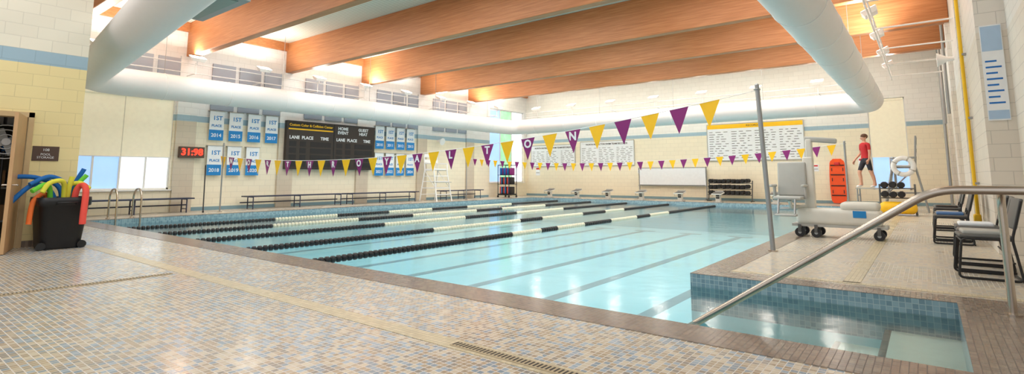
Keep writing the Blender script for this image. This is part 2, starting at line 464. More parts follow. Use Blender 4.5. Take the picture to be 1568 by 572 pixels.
# pilasters
b = B()
for y in (3.6, 7.1, 10.6, 14.1, 17.55, 21.0):
    b.bb(XL, XL+0.1, y-0.3, y+0.3, 0, ZB, 'pil')
b.build('wall_left_pilasters')
b = B(); b.bb(XL, XL+0.02, 7.4, 22.6, 0, 0.12, 'laneline'); b.build('baseboard_left')
b = B(); b.bb(XL, XR, YF-0.02, YF, 0, 0.12, 'laneline'); b.build('baseboard_far')

# ---------------------------------------------------------------- windows
def window_left(name, y0, y1, z0, z1, shade_z, mats):
    b = B(); x = XL-0.15
    n = len(mats); w = (y1-y0)/n
    for i, m in enumerate(mats):
        b.bb(x-0.02, x, y0+i*w, y0+(i+1)*w, z0, z1, m)
        b.bb(x, x+0.05, y0+i*w-0.025, y0+i*w+0.025, z0, z1, 'white')
    for z in (z0, z1-0.05): b.bb(x, x+0.06, y0, y1, z, z+0.05, 'white')
    b.bb(x, x+0.06, y1-0.05, y1, z0, z1, 'white')
    b.bb(x-0.02, XL+0.06, y0-0.05, y1+0.05, z0-0.04, z0, 'white')
    if shade_z:
        b.bb(x+0.06, x+0.07, y0+0.02, y1-0.02, shade_z, z1, 'shade'); b.cyl((x+0.08, y0, z1-0.06), (x+0.08, y1, z1-0.06), 0.05, 'shade')
        b.bb(x+0.055, x+0.085, y0+0.02, y1-0.02, shade_z-0.03, shade_z, 'white')
        b.bb(x+0.055, x+0.075, (y0+y1)/2-0.01, (y0+y1)/2+0.01, shade_z, z1, 'cream')
    b.build(name)
window_left('window_1', 4.05, 6.75, 0.72, 3.7, 1.75, ['glassb', 'glassb', 'glassw', 'glassw'])
window_left('window_2', 22.7, 25.9, 0.8, 5.0, None, ['glassb', 'glassg', 'glassw'])
b = B(); y = YF+0.12
b.bb(-1.75, -0.5, y, y+0.02, 0.6, 4.3, 'glassb')
for xx in (-1.75, -1.15, -0.55): b.bb(xx, xx+0.05, y-0.05, y, 0.6, 4.3, 'white')
for z in (0.6, 4.25): b.bb(-1.75, -0.5, y-0.05, y, z, z+0.05, 'white')
b.bb(-1.72, -0.53, y-0.08, y-0.07, 1.9, 4.28, 'shade'); b.cyl((-1.72, y-0.08, 4.22), (-0.53, y-0.08, 4.22), 0.04, 'shade')
b.build('window_3')

# ---------------------------------------------------------------- beams
for y in (0.1, 3.6, 7.1, 10.6, 14.1, 17.55, 21.0):
    b = B(); x0 = XL+0.002 if y > 2.6 else -11.49
    b.bb(x0, XR+0.3 if y < 11 else XR-0.003, y-0.13, y+0.13, ZB, ZC, 'wood')
    b.build('glulam_beam', 0.02)
b = B()
b.bb(XL, XL+0.12, 3.75, YF, 5.95, ZC, 'wood'); b.bb(XL, XR, YF-0.1, YF, 6.1, ZC, 'wood'); b.build('trim_4')
# added fill panels: unseen lamps in housings past each beam, brightening the room
for yb in (0.1, 3.6, 7.1, 10.6, 14.1, 17.55, 21.0):
    for xc in (-15.0, -9.3, -3.6):
        if yb < 3 and xc < -12: continue
        b = B(); yc = yb+1.05; X0, X1, Y0, Y1 = xc-2.2, xc+2.2, yc-0.5, yc+0.5
        b.bb(X0-0.04, X1+0.04, Y0-0.04, Y1+0.04, 6.2, 6.265, 'white')
        b.bb(X0-0.04, X0, Y0-0.04, Y1+0.04, 6.13, 6.2, 'white'); b.bb(X1, X1+0.04, Y0-0.04, Y1+0.04, 6.13, 6.2, 'white')
        b.bb(X0, X1, Y0-0.04, Y0, 6.13, 6.2, 'white'); b.bb(X0, X1, Y1, Y1+0.04, 6.13, 6.2, 'white')
        b.build('added_fill_panel')
        L = bpy.data.lights.new('added_fill_lamp', 'AREA'); L.shape = 'RECTANGLE'; L.size = 4.38; L.size_y = 0.98; L.energy = 124 if yb > 5 else 96; L.color = (1.0, 0.99, 0.98)
        o = bpy.data.objects.new('added_fill_lamp', L); sc.collection.objects.link(o); o.location = (xc, yc, 6.185)

# acoustic panels
for i, yb in enumerate((3.6, 7.1, 10.6, 14.1, 17.55)):
    for k, off in enumerate((0.72, 1.64, 2.56)):
        if yb == 3.6 and k == 0: continue
        b = B()
        for z in ((4.22,) if yb == 3.6 else (3.4, 4.22)): b.rbox((XL+0.035, yb+off+0.38, z+0.4), (0.06, 0.78, 0.8), 0.012, 'panel', n=2)
        b.build('acoustic_panel')

# ---------------------------------------------------------------- ducts
ZD = 3.85; RD = 0.4
def arc(c, r, a0, a1, z, n=8):
    return [(c[0]+r*math.cos(a0+(a1-a0)*i/n), c[1]+r*math.sin(a0+(a1-a0)*i/n), z) for i in range(n+1)]
b = B()
XD = -18.2; YD = 23.4; XDR = -1.4
def seg(p, q, n=10): return [tuple(p[i]+(q[i]-p[i])*k/n for i in range(3)) for k in range(1, n+1)]
pts = [(-5.0, 2.48, ZD)]+seg((-5.0, 2.48, ZD), (-17.0, 3.95, ZD), 8)
pts += [(-17.6, 4.08, ZD), (-18.0, 4.4, ZD), (-18.18, 4.9, ZD)]
pts += [(XD, 5.4, ZD)]
pts += seg((XD, 5.4, ZD), (XD, YD-0.8, ZD))
pts += arc((XD+0.8, YD-0.8), 0.8, math.pi, math.pi/2, ZD)[1:]
pts += seg((XD+0.8, YD, ZD), (XDR-0.7, YD, ZD))
pts += arc((XDR-0.7, YD-0.7), 0.7, math.pi/2, 0, ZD)[1:]
pts += seg((XDR, YD-0.7, ZD), (XDR, -0.5, ZD), 12)
b.tube(pts, RD, 'duct', 32)
def ring(p, ax): b.torus(p, RD+0.002, 0.012, ax, 'white', 32, 6)
for y in [6+1.9*i for i in range(9)]: ring((XD, y, ZD), 'Y')
for x in [-16.5+1.9*i for i in range(8)]: ring((x, YD, ZD), 'X')
for y in [1.5+1.9*i for i in range(11)]: ring((XDR, y, ZD), 'Y')
for y in [6+3.8*i for i in range(5)]: b.cyl((XD, y, ZD+RD), (XD, y, ZC), 0.008, 'galv', 6)
for x in [-16.5+3.8*i for i in range(4)]: b.cyl((x, YD, ZD+RD), (x, YD, ZC), 0.008, 'galv', 6)
for y in [1.5+3.8*i for i in range(6)]: b.cyl((XDR, y, ZD+RD), (XDR, y, ZC), 0.008, 'galv', 6)
b.build('air_duct')
b = B()
b.bb(-11.3, -9.4, 3.62, 4.3, 4.28, 4.8, 'plenum'); b.bb(-11.35, -9.35, 3.6, 4.35, 4.24, 4.28, 'galv')
b.bb(-11.2, -9.5, 3.7, 4.2, 4.225, 4.24, 'plenum')
for x in (-11.2, -9.5):
    for yy in (3.7, 4.2): b.cyl((x, yy, 4.75), (x, yy, ZC), 0.012, 'galv', 6)
b.build('duct_plenum')

# light rails with floodlight uplights
b = B()
XRl = -18.55
for z in (4.45, 4.75): b.cyl((XRl, 4.3, z), (XRl, 22.5, z), 0.016, 'white', 8)
for z in (4.45, 4.7): b.cyl((-17.8, 24.1, z), (-2, 24.1, z), 0.018, 'white', 8)
for z in (4.4, 4.65): b.cyl((-0.7, 9, z), (-0.7, 22, z), 0.02, 'white', 8)
for y in [4.8+2.2*i for i in range(9)]:
    b.cyl((XRl, y, 4.4), (XRl, y, 4.8), 0.02, 'white', 6); b.cyl((XRl, y, 4.45), (XL, y, 4.45), 0.02, 'white', 6)
for x in [-17+2.3*i for i in range(7)]:
    b.cyl((x, 24.1, 4.4), (x, 24.1, 4.75), 0.02, 'white', 6); b.cyl((x, 24.1, 4.45), (x, YF, 4.45), 0.02, 'white', 6)
for y in [9.5+2.4*i for i in range(6)]:
    b.cyl((-0.7, y, 4.35), (-0.7, y, 4.7), 0.02, 'white', 6); b.cyl((-0.7, y, 4.45), (XR if y > 11 else 1.1, y, 4.45), 0.02, 'white', 6)
b.build('light_rail')
def uplight(x, y, z, rz, tilt=0.35, power=90, real=True):
    b = B()
    R = Matrix.Rotation(rz, 4, 'Z') @ Matrix.Rotation(tilt, 4, 'Y')
    c = Vector((x, y, z))
    b.box(c+R@Vector((0, 0, 0)), (0.34, 0.46, 0.12), 'white', M4=R, taper=0.75)
    b.box(c+R@Vector((0, 0, 0.064)), (0.30, 0.42, 0.012), 'lamp', M4=R)
    b.cyl(c, c-Vector((0, 0, 0.18)), 0.02, 'white', 8)
    b.build('uplight_fixture', 0.01)
    if real:
        L = bpy.data.lights.new('uplight_lamp', 'AREA'); L.shape = 'RECTANGLE'; L.size = 0.4; L.size_y = 0.5; L.energy = power; L.color = (1.0, 0.93, 0.84)
        o = bpy.data.objects.new('uplight_lamp', L); sc.collection.objects.link(o)
        o.location = c+R@Vector((0, 0, 0.09))
        o.rotation_euler = (R @ Matrix.Rotation(math.pi, 4, 'X')).to_euler()
P = 66
for i, y in enumerate([4.8+2.2*i for i in range(9)]): uplight(XRl+0.1, y, 4.92, 0, 0.4, P)
for i, x in enumerate([-17+2.3*i for i in range(7)]): uplight(x, 24.0, 4.88, -math.pi/2, 0.4, P)
for i, y in enumerate([9.5+2.4*i for i in range(6)]): uplight(-0.75, y, 4.84, math.pi, 0.4, P)
for (x, y, z) in ((-17.6, 4.05, 4.42), (-16.2, 3.87, 4.42)): uplight(x, y, z, 0.3, 0.5, 25)

# ---------------------------------------------------------------- left wall objects
def banner(y, z0, yr, h=1.0, w=0.47):
    b = B(); x = XL+0.12
    b.bb(x, x+0.012, y, y+w, z0, z0+h, 'bwhite'); b.bb(x+0.012, x+0.016, y, y+w, z0, z0+h*0.36, 'blue')
    b.bb(x-0.118, x+0.03, y-0.02, y+w+0.02, z0+h-0.01, z0+h+0.015, 'grey')
    b.text('1ST', 0.2, (x+0.016, y+w*0.55, z0+h*0.76), '+X', 'blue', bold=0.004)
    b.text('PLACE', 0.115, (x+0.016, y+w/2, z0+h*0.5), '+X', 'blue', bold=0.003)
    b.text(yr, 0.17, (x+0.02, y+w/2, z0+h*0.17), '+X', 'bwhite', bold=0.003)
    b.build('championship_banner')
for i, yr in enumerate(('2014', '2015', '2016', '2017')): banner(7.79+0.65*i, 2.36, yr)
for i, yr in enumerate(('2018', '2019', '2020')): banner(7.79+0.65*i, 1.17, yr)
for i, yr in enumerate(('2010', '2011', '2012', '2013')): banner(14.72+0.6*i, 2.36, yr)
for i, yr in enumerate(('2021', '2022', '2023', '2024')): banner(14.72+0.6*i, 1.17, yr)

b = B(); x0 = XL+0.105; x1 = XL+0.28
b.bb(x0, x1, 10.5, 14.56, 1.41, 3.26, 'dark')
for z in (1.41, 3.23): b.bb(x1, x1+0.01, 10.5, 14.56, z, z+0.03, 'black')
b.bb(x1, x1+0.012, 12.52, 12.56, 1.41, 3.26, 'black')
b.bb(x1, x1+0.01, 10.56, 12.48, 3.0, 3.2, 'black')
b.text('Custom Color & Collision Center', 0.135, (x1+0.014, 11.52, 3.1), '+X', 'yellow', bold=0.003)
b.bb(x1, x1+0.012, 10.56, 12.48, 2.92, 2.97, 'yellow')
for y, tt in ((12.95, 'HOME\nEVENT'), (13.95, 'GUEST\nHEAT')): b.text(tt, 0.17, (x1+0.012, y, 3.0), '+X', 'bwhite', bold=0.005)
for y in (10.5, 12.54):
    b.text('LANE  PLACE', 0.17, (x1+0.012, y+0.6, 2.62), '+X', 'bwhite', bold=0.005); b.text('TIME', 0.17, (x1+0.012, y+1.6, 2.62), '+X', 'bwhite', bold=0.005)
    for r in range(4):
        z = 2.38-0.26*r
        b.bb(x1, x1+0.008, y+0.12, y+0.4, z-0.1, z+0.1, 'black'); b.bb(x1, x1+0.008, y+0.55, y+0.8, z-0.1, z+0.1, 'black'); b.bb(x1, x1+0.008, y+1.0, y+1.9, z-0.1, z+0.1, 'black')
b.build('scoreboard')
b = B(); b.bb(XL+0.102, XL+0.22, 6.9, 7.66, 1.74, 2.1, 'sign'); b.text('31:98', 0.3, (XL+0.225, 7.28, 1.92), '+X', 'red', bold=0.01); b.build('pace_clock', 0.01)

def bench(y0, y1):
    b = B(); x = XL+0.62
    for dx in (-0.14, 0.14): b.bb(x+dx-0.12, x+dx+0.12, y0, y1, 0.42, 0.46, 'navy')
    b.bb(x-0.36, x-0.33, y0, y1, 0.2, 0.24, 'navy')
    n = max(2, int((y1-y0)/1.4))
    for i in range(n+1):
        y = y0+0.2+(y1-y0-0.4)*i/n
        b.tube([(x-0.2, y, 0), (x-0.2, y, 0.41), (x+0.2, y, 0.41), (x+0.2, y, 0)], 0.02, 'navy', 6)
        b.cyl((x-0.2, y, 0.12), (x+0.2, y, 0.12), 0.015, 'navy', 6)
    b.build('bench')
for a, c in ((4.0, 7.2), (8.9, 12.8), (12.95, 16.7), (18.3, 21.2)): bench(a, c)

def grab_rail(y):
    b = B(); pts = []
    for i in range(13):
        a = math.pi*i/12
        pts.append((-17.15-0.32*math.cos(a)*1.0, y, 0.5+0.3*math.sin(a)))
    pts = [(-17.47, y, 0)]+pts+[(-16.83, y, -0.3)]
    b.tube(pts, 0.024, 'metal', 10); b.torus((-17.47, y, 0.012), 0.045, 0.012, 'Z', 'metal', 14, 6); return b
b = grab_rail(4.7); c2 = grab_rail(5.25)
o = len(b.v); b.v += c2.v; b.f += [[i+o for i in f] for f in c2.f]; b.m += c2.m; b.sm += c2.sm
for k in range(3): b.bb(-16.9, -16.8, 4.7, 5.25, -0.35-0.28*k, -0.32-0.28*k, 'white')
b.build('pool_ladder')
b = B(); b.cyl((-18.0, 7.3, 0.01), (-19.15, 7.75, 1.5), 0.018, 'black', 8); b.sphere((-18.0, 7.3, 0.03), 0.03, 'black'); b.build('reach_pole')

# ---------------------------------------------------------------- far wall
def record_board(x0, x1, z0, z1, rows, cols, header=None):
    b = B(); y = YF-0.04
    b.bb(x0, x1, y, YF-0.001, z0, z1, 'bwhite'); b.bb(x0-0.03, x1+0.03, y-0.005, YF-0.001, z1, z1+0.04, 'grey'); b.bb(x0-0.03, x1+0.03, y-0.005, YF-0.001, z0-0.03, z0, 'grey')
    b.bb(x0-0.04, x0, y-0.005, YF-0.001, z0, z1, 'grey'); b.bb(x1, x1+0.04, y-0.005, YF-0.001, z0, z1, 'grey')
    top = z1-0.3
    if header:
        b.bb(x0, x1, y-0.004, y, z1-0.2, z1, 'yellow'); b.text(header, 0.13, ((x0+x1)/2, y-0.008, z1-0.1), '-Y', 'dark')
    else: b.text('NORTH ROYALTON SWIM TEAM RECORDS', 0.13, ((x0+x1)/2, y-0.006, z1-0.14), '-Y', 'dark', bold=0.002)
    cw = (x1-x0)/cols; rh = (top-z0-0.05)/rows
    for c in range(cols):
        for r in range(rows):
            z = top-rh*(r+0.5); xx = x0+cw*c+0.08
            while xx < x0+cw*(c+1)-0.2:
                w = random.uniform(0.08, 0.28); w = min(w, x0+cw*(c+1)-0.06-xx)
                b.bb(xx, xx+w, y-0.004, y, z-rh*0.11, z+rh*0.11, 'greyd'); xx += w+random.uniform(0.08, 0.2)
    b.build('record_board')
record_board(-18.9, -15.85, 1.75, 2.95, 9, 3)
record_board(-15.45, -12.2, 1.75, 3.05, 10, 3)
record_board(-8.3, -4.15, 1.9, 3.6, 12, 4, 'RECORDS')
b = B(); b.bb(-11.85, -8.4, YF-0.2, YF-0.16, 0.68, 1.55, 'bwhite')
for z in (0.66, 1.55): b.bb(-11.9, -8.35, YF-0.21, YF-0.15, z, z+0.03, 'galv')
for x in (-11.85, -8.4):
    b.bb(x-0.02, x+0.02, YF-0.2, YF-0.15, 0, 1.6, 'galv'); b.bb(x-0.03, x+0.03, YF-0.5, YF-0.05, 0.03, 0.07, 'galv')
b.bb(-11.8, -8.45, YF-0.26, YF-0.2, 0.7, 0.72, 'galv'); b.build('whiteboard')

def dumbbell_rack(name, x0, x1, y, tiers, base=None):
    b = B()
    for x in (x0, x1):
        b.tube([(x, y-0.28, 0.02), (x, y+0.28, 0.02)], 0.025, 'greyd', 8); b.tube([(x, y-0.1, 0.02), (x, y+0.12, tiers[-1]+0.12)], 0.025, 'greyd', 8)
    for k, z in enumerate(tiers):
        yy = y-0.1+0.05*k
        for dy in (-0.1, 0.1): b.cyl((x0, yy+dy, z), (x1, yy+dy, z), 0.014, 'greyd', 8)
        n = int((x1-x0-0.05)/0.2)
        for i in range(n):
            x = x0+0.13+i*0.2; zz = z+0.1+random.uniform(-0.01, 0.02)
            for dy in (-0.13, 0.13):
                b.tube([(x, yy+dy-0.06, zz), (x, yy+dy-0.045, zz), (x, yy+dy+0.045, zz), (x, yy+dy+0.06, zz)], [0.075, 0.095, 0.095, 0.075], 'black', 10)
            b.cyl((x, yy-0.1, zz), (x, yy+0.1, zz), 0.02, 'white', 6)
    if base:
        b.rbox(((x0+x1)/2, y-0.02, 0.22), (x1-x0+0.05, 0.6, 0.34), 0.14, 'yellow')
    b.build(name)
dumbbell_rack('dumbbell_rack', -8.1, -6.2, 25.4, (0.3, 0.56, 0.82))

def start_block(x):
    b = B(); y = PY1+0.35
    b.bb(x-0.18, x+0.18, y-0.15, y+0.2, 0, 0.04, 'grey')
    b.box((x, y+0.05, 0.2), (0.2, 0.18, 0.34), 'liftw')
    R = Matrix.Rotation(math.radians(8), 4, 'X')
    b.box((x, y, 0.39), (0.44, 0.5, 0.04), 'liftw', M4=R); b.box((x, y, 0.415), (0.38, 0.42, 0.012), 'greyd', M4=R)
    b.tube([(x-0.16, y-0.2, 0.34), (x-0.16, y-0.28, 0.26), (x+0.16, y-0.28, 0.26), (x+0.16, y-0.2, 0.34)], 0.012, 'metal', 8)
    b.box((x, y+0.24, 0.46), (0.36, 0.05, 0.08), 'grey'); b.box((x, y-0.05, 0.25), (0.14, 0.02, 0.16), 'dark')
    b.build('starting_block', 0.008)
for x in (-16.2, -14.5, -12.7, -10.9, -9.0, -7.3, -5.0): start_block(x)

# equipment cart near corner
b = B(); cx, cy = -18.2, 22.9
b.bb(cx-0.4, cx+0.4, cy-0.35, cy+0.35, 0.12, 0.18, 'black')
for dx in (-0.38, 0.38):
    for dy in (-0.33, 0.33):
        b.cyl((cx+dx, cy+dy, 0.1), (cx+dx, cy+dy, 1.75), 0.02, 'black', 8); b.cyl((cx+dx-0.02, cy+dy, 0.06), (cx+dx+0.02, cy+dy, 0.06), 0.06, 'black', 12)
for z in (0.18, 0.7, 1.2):
    b.bb(cx-0.4, cx+0.4, cy-0.35, cy+0.35, z, z+0.02, 'black')
    for i in range(9):
        c = ['fblue', 'fred', 'fblue', 'blue', 'purple', 'black'][(i*2+int(z*10)) % 6]
        b.rbox((cx-0.33+i*0.083, cy, z+0.21), (0.06, 0.42, 0.38), 0.025, c, n=2)
b.cyl((cx-0.38, cy-0.33, 1.75), (cx+0.38, cy-0.33, 1.75), 0.02, 'black', 8); b.cyl((cx-0.38, cy+0.33, 1.75), (cx+0.38, cy+0.33, 1.75), 0.02, 'black', 8)
b.build('kickboard_cart')

# orange spine board
b = B(); x, y = -2.95, 25.9
n = 20; prof = []
for i in range(n+1):
    tt = i/n; z = 0.03+1.84*tt
    w = 0.2+0.03*math.sin(tt*math.pi)
    if tt > 0.9: w *= math.sqrt(max(0.15, 1-((tt-0.9)/0.1)**2*0.7))
    if tt < 0.06: w *= 0.75+tt*4
    prof.append((z, w*1.3))
vs = []; fs = []
for z, w in prof:
    yo = y+0.16*(z/1.9)
    vs += [(x-w, yo, z), (x+w, yo, z), (x+w, yo+0.05, z), (x-w, yo+0.05, z)]
for i in range(n):
    o = 4*i
    for k in range(4): fs.append((o+k, o+(k+1) % 4, o+4+(k+1) % 4, o+4+k))
fs += [(3, 2, 1, 0), (4*n, 4*n+1, 4*n+2, 4*n+3)]
b.add(vs, fs, 'orange')
for z in (0.35, 0.75, 1.2, 1.6): b.box((x, y+0.16*z/1.9-0.01, z), (0.5, 0.03, 0.04), 'black')
for z in (0.5, 1.0, 1.42):
    for s_ in (-1, 1): b.box((x+s_*0.2, y+0.16*z/1.9-0.002, z), (0.03, 0.02, 0.14), 'dark')
b.rbox((x, y-0.02+0.14, 1.66), (0.2, 0.1, 0.14), 0.03, 'redfoam', n=2)
b.build('spine_board')
for (xx, zz, w, h) in ((-2.2, 1.5, 0.3, 0.4), (-3.9, 1.35, 0.25, 0.3), (-12.0, 1.3, 0.2, 0.25), (-18.6, 1.2, 0.3, 0.5)):
    b = B(); b.bb(xx, xx+w, YF-0.02, YF-0.001, zz, zz+h, 'bwhite'); b.bb(xx+0.03, xx+w-0.03, YF-0.024, YF-0.02, zz+h*0.7, zz+h*0.9, 'redfoam'); b.bb(xx+0.03, xx+w-0.03, YF-0.024, YF-0.02, zz+h*0.3, zz+h*0.36, 'greyd'); b.build('safety_sign')

# ---------------------------------------------------------------- lane ropes
def rope(x, pattern):
    b = B(); z = WZ+0.01; y = PY0+0.35
    b.cyl((x, PY0, z), (x, PY1, z), 0.008, 'galv', 6)
    for mat, ln in pattern:
        e = min(y+ln, PY1-0.3)
        while y < e:
            b.tube([(x, y, z), (x, y+0.018, z), (x, y+0.062, z), (x, y+0.08, z)], [0.03, 0.055, 0.055, 0.03], mat, 10); y += 0.1
    b.build('lane_rope')
pats = {
 -15.25: [('black', 3.6), ('cream', 2), ('black', 2), ('cream', 2), ('black', 2), ('cream', 3), ('black', 6)],
 -13.3: [('black', 2.5), ('cream', 2.5), ('black', 2.0), ('cream', 3), ('black', 1.5), ('cream', 3), ('black', 6)],
 -11.35: [('black', 4.5), ('cream', 3), ('black', 2.5), ('cream', 3), ('black', 8)],
 -9.3: [('black', 4.3), ('cream', 3.3), ('black', 1), ('cream', 2.3), ('black', 1.6), ('cream', 1.5), ('black', 8)],
 -7.25: [('black', 4.7), ('cream', 1.0), ('black', 0.6), ('cream', 1.2), ('black', 1.4), ('cream', 1.6), ('black', 1.0), ('cream', 1.6), ('black', 10)]}
for x, p in pats.items(): rope(x, p)

# ---------------------------------------------------------------- buntings
def bunting(p0, p1, zf, xs, fw, fh, letters, name):
    b = B()
    def P(x):
        tt = (x-p0[0])/(p1[0]-p0[0]); return Vector((x, p0[1]+(p1[1]-p0[1])*tt, zf(x)))
    N = 60
    b.tube([P(p0[0]+(p1[0]-p0[0])*i/N) for i in range(N+1)], 0.006, 'white', 5)
    for k, x in enumerate(xs):
        a = P(x-fw/2); c = P(x+fw/2); m = P(x)-Vector((0, 0, fh)); m.x += random.uniform(-0.02, 0.02); m.y += random.uniform(-0.02, 0.02)
        d = Vector((0, 0.002, 0)); mat = 'purple' if k % 2 else 'yellow'
        b.add([a-d, c-d, m-d, a+d, c+d, m+d], [(0, 2, 1), (3, 4, 5), (0, 1, 4, 3), (1, 2, 5, 4), (2, 0, 3, 5)], mat)
        if letters and k in letters:
            q = P(x); b.text(letters[k], 0.22, (q.x, q.y-0.008, q.z-fh*0.28), '-Y', 'bwhite', bold=0.008)
    b.build(name)
def pole(x, y, h, r=0.03, lean=0.0):
    b = B(); b.cyl((x, y, 0), (x+lean, y, h), r, 'galv', 14); b.cyl((x, y, 0), (x, y, 0.02), 0.07, 'metal', 18); b.sphere((x+lean, y, h), r*1.05, 'galv'); b.torus((x+lean, y, h-0.06), r+0.01, 0.008, 'Z', 'galv', 14, 6); b.build('flag_pole')
pole(-1.92, 8.9, 2.55, 0.035, -0.1); pole(-18.0, 7.8, 2.2, 0.022); pole(-1.95, 19.3, 2.2); pole(-17.9, 19.3, 2.2, 0.022)
let = dict(zip(range(5, 31, 2), 'NOTLAYORHTRON'))
bunting((-2.0, 8.9), (-18.0, 7.8), lambda x: 1.56+0.0079*(x+12.8)**2, [-2.75-0.508*k for k in range(31)], 0.33, 0.44, let, 'pennant_bunting')
bunting((-1.95, 19.3), (-17.9, 19.3), lambda x: 1.68+0.0064*(x+10.5)**2, [-2.3-0.43*k for k in range(36)], 0.26, 0.34, None, 'pennant_bunting')

# ---------------------------------------------------------------- noodle bin
b = B(); cx, cy = -11.0, 2.32
def ringrect(z, h, r, n=5):
    out = []
    for q, (sx, sy) in enumerate(((1,1), (-1,1), (-1,-1), (1,-1))):
        for i in range(n+1):
            a = math.pi/2*(q+i/n); out.append((cx+sx*(h-r)+r*math.cos(a), cy+sy*(h-r)+r*math.sin(a), z))
    return out
levels = [(0.0, 0.24, 0.08), (0.03, 0.25, 0.08), (0.66, 0.31, 0.1), (0.67, 0.335, 0.1), (0.74, 0.34, 0.1), (0.80, 0.335, 0.1), (0.80, 0.30, 0.1), (0.2, 0.26, 0.08)]
vs = []; N = 24
for z, h, r in levels: vs += ringrect(z, h, r)
fs = []
for j in range(len(levels)-1):
    for i in range(N): fs.append((j*N+i, j*N+(i+1) % N, (j+1)*N+(i+1) % N, (j+1)*N+i))
fs.append(list(range(N))[::-1]); fs.append([(len(levels)-1)*N+i for i in range(N)])
b.add(vs, fs, 'black', True)
for s_ in (-1, 1):
    b.cyl((cx+0.2, cy+s_*0.25, 0.06), (cx+0.28, cy+s_*0.25, 0.06), 0.06, 'black', 14)
b.tube([(cx+0.33, cy-0.12, 0.7), (cx+0.39, cy-0.12, 0.72), (cx+0.39, cy+0.12, 0.72), (cx+0.33, cy+0.12, 0.7)], 0.015, 'black', 8)
b.build('storage_bin')
b = B()
def noodle(p, mat, r=0.035):
    P_ = [Vector(q) for q in p]; out = []
    for i in range(len(P_)-1):
        a = P_[max(i-1, 0)]; q = P_[i]; c = P_[i+1]; d = P_[min(i+2, len(P_)-1)]
        for k in range(8):
            t_ = k/8; out.append(0.5*((2*q)+(-a+c)*t_+(2*a-5*q+4*c-d)*t_*t_+(-a+3*q-3*c+d)*t_**3))
    out.append(P_[-1]); b.tube([o+Vector((cx, cy, 0)) for o in out], r, mat, 12)
noodle([(-0.05, -0.1, 0.25), (0, -0.1, 0.8), (0.02, -0.35, 1.0), (0.05, -0.62, 0.72)], 'fblue')
noodle([(-0.1, 0.0, 0.25), (-0.1, 0, 0.9), (-0.08, -0.3, 1.1), (-0.1, -0.6, 1.12)], 'fblue')
noodle([(-0.1, 0.1, 0.25), (-0.1, 0.1, 0.9), (0, -0.15, 1.12), (0.1, -0.42, 1.0)], 'fblue')
noodle([(0.1, -0.15, 0.25), (0.12, -0.17, 0.85), (0.2, -0.25, 1.0), (0.3, -0.42, 0.9)], 'green')
noodle([(0.12, 0.0, 0.25), (0.12, 0, 0.85), (0.2, -0.05, 1.05), (0.26, -0.22, 1.02), (0.3, -0.3, 0.88)], 'fyellow')
noodle([(0.05, 0.05, 0.25), (0.05, 0.07, 0.9), (0.05, 0.1, 1.12)], 'fyellow')
noodle([(0.15, 0.12, 0.25), (0.15, 0.14, 0.85), (0.2, 0.2, 0.98), (0.36, 0.22, 0.9), (0.42, 0.2, 0.5), (0.42, 0.2, 0.38)], 'fred', 0.045)
noodle([(-0.02, 0.15, 0.25), (-0.02, 0.17, 0.9), (0.0, 0.3, 1.15)], 'green')
noodle([(-0.15, 0.15, 0.25), (-0.15, 0.17, 0.9), (-0.1, 0.28, 1.25)], 'fblue')
noodle([(0.0, -0.2, 0.25), (0.05, -0.2, 0.82), (0.15, -0.36, 0.75), (0.18, -0.4, 0.4)], 'forange')
noodle([(-0.05, 0.0, 0.25), (-0.02, 0.05, 0.9), (0.02, 0.2, 1.02), (0.1, 0.33, 0.92)], 'fyellow')
b.build('pool_noodles')

# ---------------------------------------------------------------- pool lift
b = B(); lx, ly = -1.35, 11.65
b.rbox((lx, ly, 0.38), (1.35, 0.55, 0.3), 0.08, 'liftw')
b.rbox((lx+0.35, ly, 0.58), (0.6, 0.5, 0.16), 0.07, 'liftw')
b.box((lx, ly, 0.22), (1.5, 0.5, 0.05), 'grey')
b.box((lx+0.35, ly-0.28, 0.45), (0.2, 0.01, 0.12), 'blue')
for dx in (-0.62, -0.35, 0.62):
    for dy in (-0.24, 0.24):
        b.cyl((lx+dx, ly+dy-0.035, 0.085), (lx+dx, ly+dy+0.035, 0.085), 0.085, 'black', 18); b.box((lx+dx, ly+dy, 0.16), (0.05, 0.1, 0.14), 'greyd')
        b.cyl((lx+dx, ly+dy-0.04, 0.085), (lx+dx, ly+dy+0.04, 0.085), 0.03, 'galv', 10)
b.rbox((lx-0.45, ly, 0.95), (0.18, 0.16, 1.1), 0.03, 'liftw')
b.rbox((lx-0.42, ly, 1.6), (0.12, 0.12, 0.5), 0.03, 'liftw')
b.rbox((lx-0.22, ly, 1.82), (0.55, 0.1, 0.1), 0.03, 'grey', M4=Matrix.Rotation(0.12, 4, 'Y'))
sx, sy = lx-0.75, ly-0.35
b.rbox((sx, sy, 0.72), (0.48, 0.5, 0.07), 0.03, 'grey')
b.rbox((sx+0.02, sy+0.24, 1.08), (0.5, 0.08, 0.66), 0.035, 'grey', M4=Matrix.Rotation(0.12, 4, 'X').inverted())
for s_ in (-1, 1):
    b.rbox((sx+s_*0.27, sy+0.0, 0.95), (0.06, 0.42, 0.05), 0.02, 'grey'); b.rbox((sx+s_*0.27, sy+0.1, 0.83), (0.05, 0.08, 0.24), 0.02, 'grey')
b.rbox((sx, sy-0.38, 0.42), (0.36, 0.2, 0.04), 0.015, 'grey'); b.tube([(sx-0.14, sy-0.24, 0.7), (sx-0.14, sy-0.36, 0.44)], 0.02, 'galv', 8); b.tube([(sx+0.14, sy-0.24, 0.7), (sx+0.14, sy-0.36, 0.44)], 0.02, 'galv', 8)
b.tube([(sx, sy, 0.68), (sx, sy+0.1, 0.55), (lx-0.45, ly, 0.55)], 0.04, 'liftw', 10)
